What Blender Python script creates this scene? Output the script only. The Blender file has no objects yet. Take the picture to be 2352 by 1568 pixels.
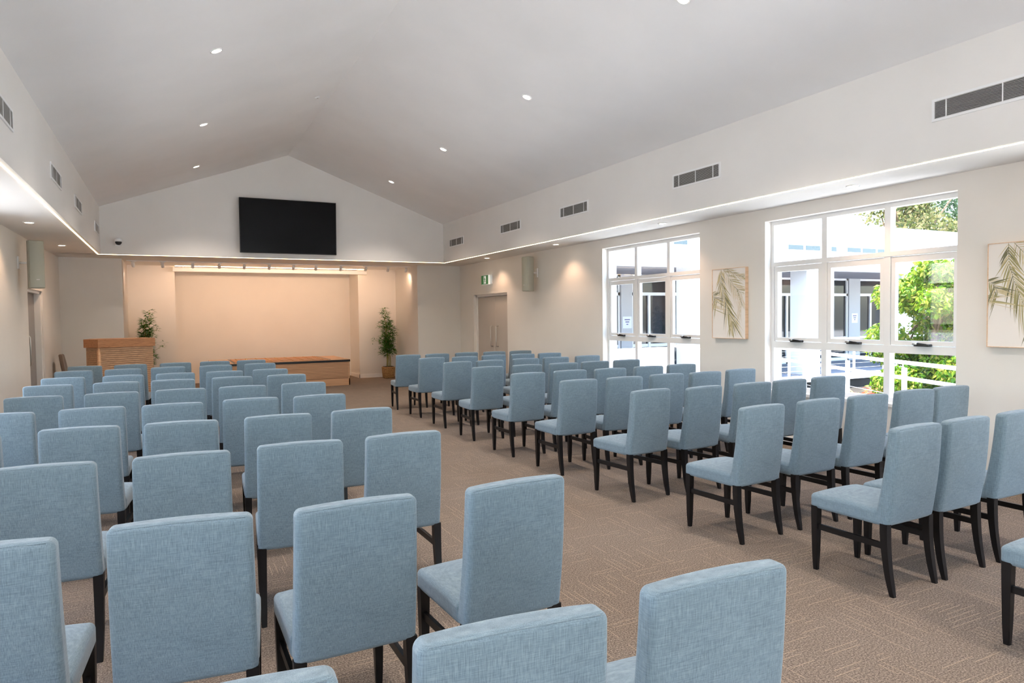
import bpy, bmesh, math, random
from mathutils import Vector, Matrix, Euler
random.seed(7)
SC = bpy.context.scene
COL = SC.collection
# ------------------------------------------------------------------ camera
RM = [[0.8927824298784102, -0.4503071916533245, -0.012765815512438735],
      [0.4496021923567101, 0.8924452033193087, -0.03740892541089183],
      [0.02823829896508256, 0.027658492685862457, 0.9992184977540721]]
cd = bpy.data.cameras.new('camera'); cam = bpy.data.objects.new('camera', cd); COL.objects.link(cam)
right, fwd, up = Vector(RM[0]), Vector(RM[1]), Vector(RM[2])
mw = Matrix((right, up, -fwd)).transposed().to_4x4(); mw.translation = Vector((0, 0, 1.63))
cam.matrix_world = mw
cd.sensor_width = 36.0; cd.lens = 1559.4 / 2352 * 36.0; cd.clip_start = 0.05; cd.clip_end = 300
SC.camera = cam
# ------------------------------------------------------------------ sky, sun, exposure
W = bpy.data.worlds.new('world'); SC.world = W; W.use_nodes = True
nt = W.node_tree; nt.nodes.clear()
sky = nt.nodes.new('ShaderNodeTexSky'); sky.sky_type = 'NISHITA'; sky.sun_disc = False
sky.sun_elevation = math.radians(70); sky.sun_rotation = math.radians(-70); sky.dust_density = 2.0
bgn = nt.nodes.new('ShaderNodeBackground'); bgn.inputs['Strength'].default_value = 0.50
wo = nt.nodes.new('ShaderNodeOutputWorld')
nt.links.new(sky.outputs[0], bgn.inputs[0]); nt.links.new(bgn.outputs[0], wo.inputs[0])
sl = bpy.data.lights.new('sun', 'SUN'); sl.energy = 8.5; sl.angle = math.radians(0.6); sl.color = (1.0, 0.96, 0.9)
sun = bpy.data.objects.new('sun', sl); COL.objects.link(sun)
sun.rotation_euler = Vector((0.15, 0.09, -1.0)).to_track_quat('-Z', 'Y').to_euler()
vs = SC.view_settings
vs.view_transform = 'Standard'; vs.look = 'None'; vs.gamma = 1.0; vs.use_curve_mapping = False
vs.exposure = 1.98
SC.cycles.use_denoising = True
SC.cycles.max_bounces = 10; SC.cycles.diffuse_bounces = 6; SC.cycles.glossy_bounces = 3
SC.cycles.transparent_max_bounces = 12; SC.cycles.transmission_bounces = 4
SC.cycles.caustics_reflective = False; SC.cycles.caustics_refractive = False
SC.cycles.sample_clamp_indirect = 8.0
WARM = (1.0, 0.64, 0.42); SOFTW = (1.0, 0.87, 0.76)
P_GABLE, P_SOFFIT, P_TRACK, E_STRIP = 52.0, 8.0, 7.0, 2.4
# ------------------------------------------------------------------ room dimensions (metres)
XL, XR = -1.974, 6.778
XBL, XBR = -1.162, 5.965
ZS, ZE = 2.941, 3.861
XG, ZG = 2.402, 5.178
YB, YW, Y2, Y3 = 15.467, 16.43, 18.3, 19.3
YR = -4.6
TH = 0.30
# ------------------------------------------------------------------ materials
def mat(name, col=(0.8, 0.8, 0.8), rough=0.6, metal=0.0, spec=0.5, emit=None, es=0.0, coat=0.0):
    m = bpy.data.materials.new(name); m.use_nodes = True
    b = m.node_tree.nodes['Principled BSDF']
    b.inputs['Base Color'].default_value = (*col, 1); b.inputs['Roughness'].default_value = rough
    b.inputs['Metallic'].default_value = metal; b.inputs['Specular IOR Level'].default_value = spec
    b.inputs['Coat Weight'].default_value = coat
    if emit: b.inputs['Emission Color'].default_value = (*emit, 1); b.inputs['Emission Strength'].default_value = es
    return m
class NT:
    def __init__(s, m): s.t = m.node_tree; s.b = s.t.nodes['Principled BSDF']
    def n(s, k, **kw):
        x = s.t.nodes.new(k)
        for a, v in kw.items():
            if a == 'ins':
                for i, q in v.items(): x.inputs[i].default_value = q
            else: setattr(x, a, v)
        return x
    def l(s, a, b): s.t.links.new(a, b)
    def math(s, op, a, b=None, c=None):
        x = s.n('ShaderNodeMath', operation=op)
        for i, q in enumerate((a, b, c)):
            if q is None: continue
            if isinstance(q, (int, float)): x.inputs[i].default_value = q
            else: s.l(q, x.inputs[i])
        return x.outputs[0]
    def ramp(s, fac, stops):
        r = s.n('ShaderNodeValToRGB'); s.l(fac, r.inputs[0]); e = r.color_ramp.elements
        e[0].position = stops[0][0]; e[0].color = (*stops[0][1], 1); e[1].position = stops[-1][0]; e[1].color = (*stops[-1][1], 1)
        for p, c in stops[1:-1]: q = e.new(p); q.color = (*c, 1)
        return r.outputs[0]
    def mix(s, f, a, b, bt='MIX'):
        x = s.n('ShaderNodeMix', data_type='RGBA', blend_type=bt)
        for i, q in ((0, f), (6, a), (7, b)):
            if isinstance(q, (int, float)): x.inputs[i].default_value = q
            elif isinstance(q, tuple): x.inputs[i].default_value = (*q, 1)
            else: s.l(q, x.inputs[i])
        return x.outputs[2]
    def bump(s, h, st, d=0.002):
        x = s.n('ShaderNodeBump'); x.inputs['Strength'].default_value = st; x.inputs['Distance'].default_value = d
        s.l(h, x.inputs['Height']); s.l(x.outputs[0], s.b.inputs['Normal'])
def paint(name, col, rough=0.75, var=0.02):
    m = mat(name, col, rough, spec=0.25); N = NT(m)
    tc = N.n('ShaderNodeTexCoord'); a = N.n('ShaderNodeTexNoise', ins={'Scale': 1.3, 'Detail': 3.0}); N.l(tc.outputs['Object'], a.inputs['Vector'])
    lo = tuple(c * (1 - var) for c in col); hi = tuple(min(1, c * (1 + var)) for c in col)
    N.l(N.ramp(a.outputs[0], [(0.3, lo), (0.7, hi)]), N.b.inputs['Base Color'])
    f = N.n('ShaderNodeTexNoise', ins={'Scale': 240.0, 'Detail': 2.0}); N.l(tc.outputs['Object'], f.inputs['Vector'])
    N.bump(f.outputs[0], 0.08, 0.001)
    return m
def wood(name, c1, c2, scale=(2.0, 40.0, 40.0), rough=0.42):
    m = mat(name, c1, rough, spec=0.4); N = NT(m)
    tc = N.n('ShaderNodeTexCoord'); mp = N.n('ShaderNodeMapping'); mp.inputs['Scale'].default_value = scale
    N.l(tc.outputs['Object'], mp.inputs[0])
    a = N.n('ShaderNodeTexNoise', ins={'Scale': 1.0, 'Detail': 5.0, 'Distortion': 0.6}); N.l(mp.outputs[0], a.inputs['Vector'])
    N.l(N.ramp(a.outputs[0], [(0.3, c2), (0.5, c1), (0.72, tuple(c * 1.12 for c in c1))]), N.b.inputs['Base Color'])
    N.bump(a.outputs[0], 0.15, 0.0006)
    return m
def fabric(name, c):
    m = mat(name, c, 0.92, spec=0.15); N = NT(m)
    N.b.inputs['Sheen Weight'].default_value = 0.25; N.b.inputs['Sheen Roughness'].default_value = 0.5
    tc = N.n('ShaderNodeTexCoord')
    def thr(sc, det):
        mp = N.n('ShaderNodeMapping'); mp.inputs['Scale'].default_value = sc; N.l(tc.outputs['Object'], mp.inputs[0])
        a = N.n('ShaderNodeTexNoise', ins={'Scale': 1.0, 'Detail': det, 'Roughness': 0.6}); N.l(mp.outputs[0], a.inputs['Vector']); return a.outputs[0]
    v = thr((520, 520, 26), 2.0); h = thr((24, 40, 600), 2.0); b = thr((9, 9, 9), 2.0)
    s = N.math('ADD', N.math('MULTIPLY', v, 0.55), N.math('MULTIPLY', h, 0.45))
    s = N.math('ADD', N.math('MULTIPLY', s, 0.9), N.math('MULTIPLY', b, 0.1))
    lo = tuple(q * 0.70 for q in c); hi = (c[0] * 1.42, c[1] * 1.36, c[2] * 1.30)
    N.l(N.ramp(s, [(0.36, lo), (0.5, c), (0.66, hi)]), N.b.inputs['Base Color'])
    N.bump(s, 0.35, 0.0012)
    return m
def carpet():
    m = mat('carpet_pile', (0.2, 0.15, 0.12), 0.95, spec=0.08); N = NT(m)
    tc = N.n('ShaderNodeTexCoord'); sp = N.n('ShaderNodeSeparateXYZ'); N.l(tc.outputs['Object'], sp.inputs[0])
    X, Y = sp.outputs[0], sp.outputs[1]
    def dash(al, ac, seed, pitch=0.036, cell=0.30, dens=0.62):
        row = N.math('FLOOR', N.math('DIVIDE', ac, pitch))
        rn = N.n('ShaderNodeTexWhiteNoise', noise_dimensions='1D'); N.l(N.math('ADD', row, seed), rn.inputs['W'])
        sh = N.math('ADD', N.math('DIVIDE', al, cell), N.math('MULTIPLY', rn.outputs[0], 17.0))
        ci = N.math('FLOOR', sh); fr = N.math('FRACT', sh)
        wn = N.n('ShaderNodeTexWhiteNoise', noise_dimensions='2D'); cv = N.n('ShaderNodeCombineXYZ'); N.l(row, cv.inputs[0]); N.l(ci, cv.inputs[1]); N.l(cv.outputs[0], wn.inputs['Vector'])
        on = N.math('GREATER_THAN', wn.outputs[0], dens)
        ln = N.math('LESS_THAN', fr, N.math('ADD', N.math('MULTIPLY', wn.outputs[0], 0.9), 0.0))
        thin = N.math('LESS_THAN', N.math('FRACT', N.math('DIVIDE', ac, pitch)), 0.13)
        return N.math('MULTIPLY', N.math('MULTIPLY', on, ln), thin)
    T = 0.5
    par = N.math('FLOORED_MODULO', N.math('ADD', N.math('FLOOR', N.math('DIVIDE', X, T)), N.math('FLOOR', N.math('DIVIDE', Y, T))), 2.0)
    par = N.math('GREATER_THAN', par, 0.5)
    d = N.math('ADD', N.math('MULTIPLY', dash(X, Y, 3.0), par), N.math('MULTIPLY', dash(Y, X, 51.0), N.math('SUBTRACT', 1.0, par)))
    f = N.n('ShaderNodeTexNoise', ins={'Scale': 120.0, 'Detail': 3.0, 'Roughness': 0.8}); N.l(tc.outputs['Object'], f.inputs['Vector'])
    g = N.n('ShaderNodeTexNoise', ins={'Scale': 1.1, 'Detail': 2.0}); N.l(tc.outputs['Object'], g.inputs['Vector'])
    base = N.ramp(f.outputs[0], [(0.36, (0.07, 0.052, 0.042)), (0.5, (0.190, 0.151, 0.119)), (0.64, (0.41, 0.335, 0.27))])
    base = N.mix(0.18, base, N.ramp(g.outputs[0], [(0.35, (0.17, 0.12, 0.09)), (0.65, (0.25, 0.2, 0.165))]))
    N.l(N.mix(N.math('MULTIPLY', d, 0.46), base, (0.50, 0.38, 0.27)), N.b.inputs['Base Color'])
    N.bump(f.outputs[0], 0.6, 0.004)
    return m
def glassmat(name, tint=(0.97, 0.985, 0.985), refl=0.05):
    m = bpy.data.materials.new(name); m.use_nodes = True; t = m.node_tree; t.nodes.clear()
    a = t.nodes.new('ShaderNodeBsdfTransparent'); a.inputs[0].default_value = (*tint, 1)
    b = t.nodes.new('ShaderNodeBsdfGlossy'); b.inputs['Roughness'].default_value = 0.01
    x = t.nodes.new('ShaderNodeMixShader'); x.inputs[0].default_value = refl; o = t.nodes.new('ShaderNodeOutputMaterial')
    t.links.new(a.outputs[0], x.inputs[1]); t.links.new(b.outputs[0], x.inputs[2]); t.links.new(x.outputs[0], o.inputs[0]); return m
def leafmat(name, cols, trans=0.45, rough=0.5):
    m = bpy.data.materials.new(name); m.use_nodes = True; t = m.node_tree; b = t.nodes['Principled BSDF']
    g = t.nodes.new('ShaderNodeNewGeometry'); r = t.nodes.new('ShaderNodeValToRGB')
    e = r.color_ramp.elements; e[0].color = (*cols[0], 1); e[1].color = (*cols[-1], 1)
    for i, c in enumerate(cols[1:-1]): q = e.new((i + 1) / (len(cols) - 1)); q.color = (*c, 1)
    t.links.new(g.outputs['Random Per Island'], r.inputs[0]); t.links.new(r.outputs[0], b.inputs['Base Color'])
    b.inputs['Roughness'].default_value = rough; b.inputs['Specular IOR Level'].default_value = 0.3
    tr = t.nodes.new('ShaderNodeBsdfTranslucent'); t.links.new(r.outputs[0], tr.inputs[0])
    x = t.nodes.new('ShaderNodeMixShader'); x.inputs[0].default_value = trans
    o = t.nodes['Material Output']; t.links.new(b.outputs[0], x.inputs[1]); t.links.new(tr.outputs[0], x.inputs[2]); t.links.new(x.outputs[0], o.inputs[0]); return m
M = dict(
    wall=paint('wall_paint', (0.75, 0.72, 0.675)), ceil=paint('ceiling_paint', (0.90, 0.895, 0.89)), bulk=paint('bulkhead_paint', (0.80, 0.78, 0.745)),
    trim=paint('trim_paint', (0.82, 0.80, 0.77), 0.4), white=paint('white_enamel', (0.84, 0.84, 0.83), 0.35),
    alu=mat('powder_coated_aluminium', (0.80, 0.80, 0.79), 0.35), door=paint('door_paint', (0.50, 0.455, 0.41), 0.5),
    fabric=fabric('blue_grey_linen', (0.178, 0.240, 0.282)), leg=mat('black_stained_timber', (0.006, 0.005, 0.005), 0.38, spec=0.35),
    carpet=carpet(), glass=glassmat('window_glass'), dark_glass=mat('tinted_glass', (0.022, 0.026, 0.03), 0.04, spec=0.35), clere=mat('clerestory_glass', (0.05, 0.065, 0.07), 0.1, spec=0.3),
    oak=wood('oak_veneer', (0.50, 0.225, 0.095), (0.38, 0.16, 0.065), (1.5, 30, 60)), oak_l=wood('pale_oak', (0.62, 0.36, 0.2), (0.5, 0.28, 0.15), (1.5, 40, 60)),
    groove=mat('dark_groove', (0.20, 0.10, 0.05), 0.7), black=mat('black_satin', (0.012, 0.012, 0.013), 0.3), screen=mat('screen_glass', (0.004, 0.004, 0.005), 0.22, spec=0.12),
    steel=mat('brushed_steel', (0.62, 0.60, 0.57), 0.28, 1.0), brass=mat('brass', (0.80, 0.55, 0.25), 0.25, 1.0),
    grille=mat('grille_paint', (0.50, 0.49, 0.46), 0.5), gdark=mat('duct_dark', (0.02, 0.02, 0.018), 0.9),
    spk=mat('speaker_grey', (0.44, 0.43, 0.36), 0.6), lamp=mat('lamp_lens', (1, 1, 1), 0.4, emit=(1.0, 0.86, 0.70), es=5.0),
    strip=mat('led_strip_diffuser', (1, 1, 1), 0.4, emit=(1.0, 0.72, 0.40), es=E_STRIP), striph=mat('led_strip_bright', (1, 1, 1), 0.4, emit=(1.0, 0.66, 0.36), es=E_STRIP * 1.2),
    taupe=fabric('taupe_wool', (0.16, 0.125, 0.10)), canvas=mat('canvas', (0.80, 0.755, 0.71), 0.85), frame=wood('blond_frame', (0.72, 0.50, 0.33), (0.62, 0.42, 0.26)),
    green=mat('sign_green', (0.02, 0.20, 0.05), 0.4, emit=(0.05, 0.35, 0.1), es=0.03), signw=mat('sign_white', (0.8, 0.82, 0.8), 0.4, emit=(0.8, 0.85, 0.8), es=0.1),
    wicker=None, soil=mat('potting_soil', (0.03, 0.02, 0.015), 0.9), cane=mat('bamboo_cane', (0.34, 0.30, 0.08), 0.5),
    bamboo=leafmat('bamboo_leaf', [(0.02, 0.09, 0.012), (0.05, 0.17, 0.02), (0.13, 0.30, 0.035)], 0.3),
    paving=paint('low_bounce_paving', (0.38, 0.37, 0.36), 0.9, 0.06), door2=mat('grey_door_paint', (0.27, 0.26, 0.25), 0.45),
    concrete=paint('pale_concrete', (0.72, 0.71, 0.69), 0.9, 0.06), render=paint('white_render', (0.82, 0.83, 0.84), 0.85), roofing=mat('metal_roof', (0.62, 0.66, 0.70), 0.5),
    soffit=paint('eave_lining', (0.36, 0.35, 0.37), 0.8), pier_shade=paint('shaded_pier_paint', (0.5, 0.51, 0.52), 0.85), deck=paint('grey_paving', (0.26, 0.28, 0.32), 0.85), bark=wood('bark', (0.16, 0.11, 0.07), (0.08, 0.055, 0.035), (12, 12, 3), 0.9),
    mulch=paint('dark_mulch', (0.03, 0.025, 0.02), 0.95, 0.3), paper=mat('paper', (0.75, 0.78, 0.9), 0.8), ink=mat('ink', (0.05, 0.06, 0.2), 0.8),
    tree1=leafmat('lime_leaf', [(0.03, 0.10, 0.005), (0.10, 0.21, 0.008), (0.20, 0.30, 0.015), (0.32, 0.30, 0.06)], 0.45),
    tree2=leafmat('olive_leaf', [(0.03, 0.045, 0.01), (0.09, 0.11, 0.022), (0.18, 0.18, 0.055), (0.25, 0.20, 0.09)], 0.3),
    tree3=leafmat('dark_leaf', [(0.02, 0.05, 0.02), (0.05, 0.10, 0.035)], 0.3),
    brom=leafmat('bromeliad_leaf', [(0.45, 0.03, 0.03), (0.5, 0.12, 0.06), (0.25, 0.28, 0.08)], 0.35), flower=mat('pink_petal', (0.7, 0.2, 0.15), 0.6),
    lamp_cream=mat('cream_shade', (0.7, 0.55, 0.35), 0.8), winder=mat('winder_black', (0.02, 0.02, 0.02), 0.25))
def wick():
    m = mat('wicker', (0.35, 0.2, 0.08), 0.75, spec=0.2); N = NT(m)
    tc = N.n('ShaderNodeTexCoord'); w = N.n('ShaderNodeTexWave', wave_type='BANDS', bands_direction='Z', ins={'Scale': 14.0, 'Distortion': 4.0, 'Detail': 2.0, 'Detail Scale': 6.0})
    N.l(tc.outputs['Object'], w.inputs[0])
    N.l(N.ramp(w.outputs[0], [(0.2, (0.17, 0.08, 0.03)), (0.8, (0.52, 0.31, 0.13))]), N.b.inputs['Base Color']); N.bump(w.outputs[0], 0.8, 0.01); return m
M['wicker'] = wick()
# ------------------------------------------------------------------ mesh helpers
def box(bm, x0, x1, y0, y1, z0, z1, mi=0, mx=None):
    vs_ = [bm.verts.new(Vector((x, y, z)) if mx is None else mx @ Vector((x, y, z))) for x in (x0, x1) for y in (y0, y1) for z in (z0, z1)]
    for f in ((0, 1, 3, 2), (4, 6, 7, 5), (0, 4, 5, 1), (2, 3, 7, 6), (0, 2, 6, 4), (1, 5, 7, 3)):
        q = bm.faces.new([vs_[i] for i in f]); q.material_index = mi
def tube(bm, pts, rad, n=8, mi=0, cap=True, flat=1.0):
    pts = [Vector(p) for p in pts]
    if not hasattr(rad, '__len__'): rad = [rad] * len(pts)
    rings = []; ref = None
    for i, p in enumerate(pts):
        t = (pts[min(i + 1, len(pts) - 1)] - pts[max(i - 1, 0)]).normalized()
        if ref is None: ref = Vector((0, 0, 1)) if abs(t.z) < 0.9 else Vector((1, 0, 0))
        a = t.cross(ref).normalized(); b = a.cross(t).normalized(); ref = b if abs(t.dot(b)) < 0.99 else ref
        rings.append([bm.verts.new(p + rad[i] * (math.cos(2 * math.pi * k / n) * a + flat * math.sin(2 * math.pi * k / n) * b)) for k in range(n)])
    for r0, r1 in zip(rings, rings[1:]):
        for k in range(n): q = bm.faces.new((r0[k], r0[(k + 1) % n], r1[(k + 1) % n], r1[k])); q.material_index = mi; q.smooth = True
    if cap:
        for r in (rings[0][::-1], rings[-1]): q = bm.faces.new(r); q.material_index = mi
def lathe(bm, prof, n=24, mi=0, c=(0, 0, 0), mx=None):
    rings = []
    for r, z in prof:
        rings.append([bm.verts.new((mx or Matrix()) @ Vector((c[0] + r * math.cos(2 * math.pi * k / n), c[1] + r * math.sin(2 * math.pi * k / n), c[2] + z))) for k in range(n)])
    for r0, r1 in zip(rings, rings[1:]):
        for k in range(n): q = bm.faces.new((r0[k], r0[(k + 1) % n], r1[(k + 1) % n], r1[k])); q.material_index = mi; q.smooth = True
    for r in (rings[0][::-1], rings[-1]): q = bm.faces.new(r); q.material_index = mi
def rbox(bm, sx, sy, sz, r, c=(0, 0, 0), mid=3, cs=3, fn=None, mi=0):
    """box with rounded edges on a shared grid; fn deforms each point"""
    h = (sx / 2, sy / 2, sz / 2); ax = []
    for a in h:
        co = [a - r + r * math.tan(math.pi / 4 * k / cs) for k in range(cs + 1)]; inn = [(-1 + 2 * k / mid) * (a - r) for k in range(mid + 1)]
        ax.append([-q for q in co[::-1]] + inn[1:-1] + co)
    vd = {}
    def v(i, j, k):
        key = (i, j, k)
        if key not in vd:
            p = Vector((ax[0][i], ax[1][j], ax[2][k])); q = Vector([max(-(h[n] - r), min(h[n] - r, p[n])) for n in range(3)])
            d = p - q; p = q + d.normalized() * r if d.length > 1e-9 else p
            p = p + Vector(c); p = fn(p) if fn else p; vd[key] = bm.verts.new(p)
        return vd[key]
    n = [len(a) for a in ax]
    for A, B, C_ in ((0, 1, 2), (1, 2, 0), (2, 0, 1)):
        for e in (0, n[C_] - 1):
            for i in range(n[A] - 1):
                for j in range(n[B] - 1):
                    def g(a, b):
                        t = [0, 0, 0]; t[A] = a; t[B] = b; t[C_] = e; return v(*t)
                    f = [g(i, j), g(i + 1, j), g(i + 1, j + 1), g(i, j + 1)]
                    q = bm.faces.new(f if e else f[::-1]); q.smooth = True; q.material_index = mi
def obj(name, bm, mats, parent=None, loc=(0, 0, 0), rz=0.0, kind=None, label=None, cat=None, group=None):
    me = bpy.data.meshes.new(name)
    if isinstance(bm, bmesh.types.BMesh): bm.normal_update(); bm.to_mesh(me); bm.free()
    for m in (mats if isinstance(mats, (list, tuple)) else [mats]): me.materials.append(M[m] if isinstance(m, str) else m)
    o = bpy.data.objects.new(name, me); COL.objects.link(o); o.parent = parent; o.location = loc; o.rotation_euler.z = rz
    return tag(o, label, cat, group, kind)
def tag(o, label=None, cat=None, group=None, kind=None):
    for k, v in (('label', label), ('category', cat), ('group', group), ('kind', kind)):
        if v: o[k] = v
    return o
def empty(name, label, cat, loc=(0, 0, 0), rz=0.0, group=None, kind=None):
    o = bpy.data.objects.new(name, None); o.empty_display_size = 0.1; COL.objects.link(o); o.location = loc; o.rotation_euler.z = rz
    return tag(o, label, cat, group, kind)
def dup(o, loc=None, rz=None, label=None, group=None, parent=None):
    c = o.copy(); COL.objects.link(c)
    if parent: c.parent = parent
    if loc is not None: c.location = loc
    if rz is not None: c.rotation_euler.z = rz
    if label: c['label'] = label
    if group: c['group'] = group
    for ch in list(o.children): dup(ch, parent=c)
    return c
def B(): return bmesh.new()
def boxes(name, lst, m, **kw):
    bm = B()
    for b_ in lst: box(bm, *b_)
    return obj(name, bm, m, **kw)
def spot(parent, name, loc, target, power, size, blend, col, rad=0.04):
    l = bpy.data.lights.new(name, 'SPOT'); l.energy = power; l.spot_size = math.radians(size); l.spot_blend = blend; l.color = col; l.shadow_soft_size = rad
    o = bpy.data.objects.new(name, l); COL.objects.link(o); o.parent = parent; o.location = loc
    o.rotation_euler = (Vector(target) - Vector(loc)).to_track_quat('-Z', 'Y').to_euler(); return o
# ------------------------------------------------------------------ room shell
boxes('floor', [(XL - TH, XR + TH, YR - TH, Y3 + TH, -0.12, 0)], 'carpet', kind='structure')
WIN = [(7.47, 9.91), (3.92, 6.28), (0.36, 2.72), (-3.2, -0.84)]     # openings along Y; same on both long walls
WZ0, WZ1 = 0.65, 2.784
def long_wall(name, x0, x1, holes, y0, y1, ztop):
    ys = sorted({y0, y1, *[h[0] for h in holes], *[h[1] for h in holes]}); L = []
    for a, b in zip(ys, ys[1:]):
        h = [q for q in holes if q[0] <= a + 1e-6 and q[1] >= b - 1e-6]
        if h:
            _, _, z0, z1 = h[0]
            if z0 > 0: L.append((x0, x1, a, b, -0.1, z0))
            L.append((x0, x1, a, b, z1, ztop))
        else: L.append((x0, x1, a, b, -0.1, ztop))
    return boxes(name, L, 'wall', kind='structure')
DR = (13.67, 15.55, 0, 2.165); DL = (12.93, 14.34, 0, 2.165)
hw = [(a, b, WZ0, WZ1) for a, b in WIN]
long_wall('wall_right', XR, XR + TH, hw + [DR], YR - TH, Y3 + TH, 3.2)
WINL = [w for w in WIN]
long_wall('wall_left', XL - TH, XL, [(a, b, WZ0, WZ1) for a, b in WINL] + [DL], YR - TH, Y3 + TH, 3.2)
boxes('wall_back', [(XL - TH, -0.86, YW, Y3 + TH, 0, 3.0), (5.62, XR + TH, YW, Y3 + TH, 0, 3.0), (-0.87, 0.14, Y2, Y3 + TH, 0, 3.0),
                    (4.58, 5.63, Y2, Y3 + TH, 0, 3.0), (0.13, 4.59, Y3, Y3 + TH, 0, 3.0)], 'wall', kind='structure')
bm = B()   # rear wall behind the viewer: gable with a glazed opening added to let in daylight
for q in ((XL - TH, 0.4, 0, 5.4), (4.4, XR + TH, 0, 5.4), (0.4, 4.4, 2.45, 5.4), (0.4, 4.4, -0.1, 0.02)): box(bm, q[0], q[1], YR - TH, YR, q[2], q[3])
obj('wall_rear', bm, 'wall', kind='structure')
bm = B()
def slab(p, q, y0, y1, t=0.12):
    d = [bm.verts.new(v) for v in ((p[0], y0, p[1]), (q[0], y0, q[1]), (q[0], y1, q[1]), (p[0], y1, p[1]))]
    e = [bm.verts.new((v.co.x, v.co.y, v.co.z + t)) for v in d]
    bm.faces.new(d); bm.faces.new(e[::-1])
    for i in range(4): bm.faces.new((d[i], e[i], e[(i + 1) % 4], d[(i + 1) % 4]))
sx = (ZG - ZE) / (XG - XBL)
slab((XBL - 0.3, ZE - 0.3 * sx), (XG, ZG), YR - TH, YB + 0.2); slab((XG, ZG), (XBR + 0.3, ZE - 0.3 * (ZG - ZE) / (XBR - XG)), YR - TH, YB + 0.2)
obj('ceiling', bm, 'ceil', kind='structure')
boxes('ceiling_bulkhead_left', [(XL - TH, XBL, YR - TH, YB + 0.1, ZS, 3.95)], 'bulk', kind='structure')
boxes('ceiling_bulkhead_right', [(XBR, XR + TH, YR - TH, YB + 0.1, ZS, 3.95)], 'bulk', kind='structure')
boxes('ceiling_bulkhead_back', [(XL - TH, XR + TH, YB, Y3 + TH, ZS, 5.6)], 'bulk', kind='structure')
bh, bt = 0.10, 0.016
boxes('baseboard_back', [(XL, -0.86, YW - bt, YW, 0, bh), (-0.86, -0.86 + bt, YW - bt, Y2, 0, bh), (-0.86, 0.14 + bt, Y2 - bt, Y2, 0, bh), (0.14, 0.14 + bt, Y2 - bt, Y3, 0, bh), (0.14, 4.58, Y3 - bt, Y3, 0, bh),
      (4.58 - bt, 4.58, Y2 - bt, Y3, 0, bh), (4.58 - bt, 5.62, Y2 - bt, Y2, 0, bh), (5.62 - bt, 5.62, YW - bt, Y2, 0, bh), (5.62 - bt, XR, YW - bt, YW, 0, bh)], 'trim', kind='structure')
boxes('baseboard_right', [(XR - bt, XR, YR, DR[0], 0, bh), (XR - bt, XR, DR[1], YW, 0, bh)], 'trim', kind='structure')
boxes('baseboard_left', [(XL, XL + bt, YR, DL[0], 0, bh), (XL, XL + bt, DL[1], YW, 0, bh)], 'trim', kind='structure')
# ------------------------------------------------------------------ windows: frame, three sashes with winders, panes
def window(n, y0, y1, side):
    s = 1 if side == 'R' else -1; X0 = XR if s > 0 else XL
    fx = lambda a, b: (X0 + s * a, X0 + s * b) if s > 0 else (X0 + s * b, X0 + s * a)
    T = [y1 - (y1 - y0) * k / 3 for k in range(4)]; z = (WZ0, 1.184, 1.266, 2.215, 2.266, WZ1)
    A, Bq = fx(0.11, 0.19); L = []
    mu = 0.035
    L += [(A, Bq, y0, y0 + 0.045, z[0], z[5]), (A, Bq, y1 - 0.045, y1, z[0], z[5]), (A, Bq, y0 + 0.045, y1 - 0.045, z[5] - 0.05, z[5]), (A, Bq, y0 + 0.045, y1 - 0.045, z[0], z[0] + 0.055)]
    for t in T[1:3]: L.append((A, Bq, t - mu, t + mu, z[0] + 0.055, z[5] - 0.05))
    A2, B2 = fx(0.105, 0.192)
    for a, b in ((z[1], z[2]), (z[3], z[4])): L.append((A2, B2, y0, y1, a, b))
    w = boxes('window_%d' % n, L, 'alu', kind='structure')
    S0, S1 = fx(-0.02, 0.13)
    boxes('window_sill', [(S0, S1, y0 - 0.0, y1, WZ0 - 0.03, WZ0 + 0.004)], 'white', parent=w)
    G0, G1 = fx(0.148, 0.152)
    for k in range(3):
        a, b = T[k + 1] + (mu if k < 2 else 0.045), T[k] - (mu if k > 0 else 0.045)
        for zz in ((z[0] + 0.055, z[1]), (z[4], z[5] - 0.05)): boxes('pane', [(G0, G1, a, b, zz[0], zz[1])], 'glass', parent=w)
        q = 0.052; A3, B3 = fx(0.118, 0.168); e = 0.006
        sa = boxes('sash', [(A3, B3, a + e, a + q, z[2] + e, z[3] - e), (A3, B3, b - q, b - e, z[2] + e, z[3] - e), (A3, B3, a + q, b - q, z[2] + e, z[2] + q), (A3, B3, a + q, b - q, z[3] - q - 0.02, z[3] - e)], 'alu', parent=w)
        boxes('pane', [(G0, G1, a + q, b - q, z[2] + q, z[3] - q)], 'glass', parent=sa)
        bm = B(); c = (a + b) / 2 - 0.02; xa = X0 + s * 0.085
        rbox(bm, 0.05, 0.17, 0.026, 0.008, (xa, c, z[2] + 0.012), 2, 2)
        rbox(bm, 0.03, 0.05, 0.03, 0.008, (xa - s * 0.012, c + 0.075, z[2] + 0.026), 1, 2, mi=1)
        tube(bm, [(xa - s * 0.012, c + 0.07, z[2] + 0.035), (xa - s * 0.02, c + 0.03, z[2] + 0.03), (xa - s * 0.022, c - 0.05, z[2] + 0.022)], 0.006, 6, 0)
        obj('winder', bm, ['winder', 'steel'], parent=w)
    return w
for i, (a, b) in enumerate(WIN): window(i + 1, a, b, 'R')
for i, (a, b) in enumerate(WINL): window(i + 5, a, b, 'L')
gx = [0.4 + 4.0 * k / 4 for k in range(5)]
gl = boxes('window_9', [(min(4.34, max(0.4, g - 0.03)), min(4.4, g + 0.03), YR - 0.2, YR - 0.12, 0.02, 2.45) for g in gx] + [(0.4, 4.4, YR - 0.2, YR - 0.12, 2.39, 2.45)], 'alu', kind='structure')  # unseen rear glazing, put in to brighten the hall
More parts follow.
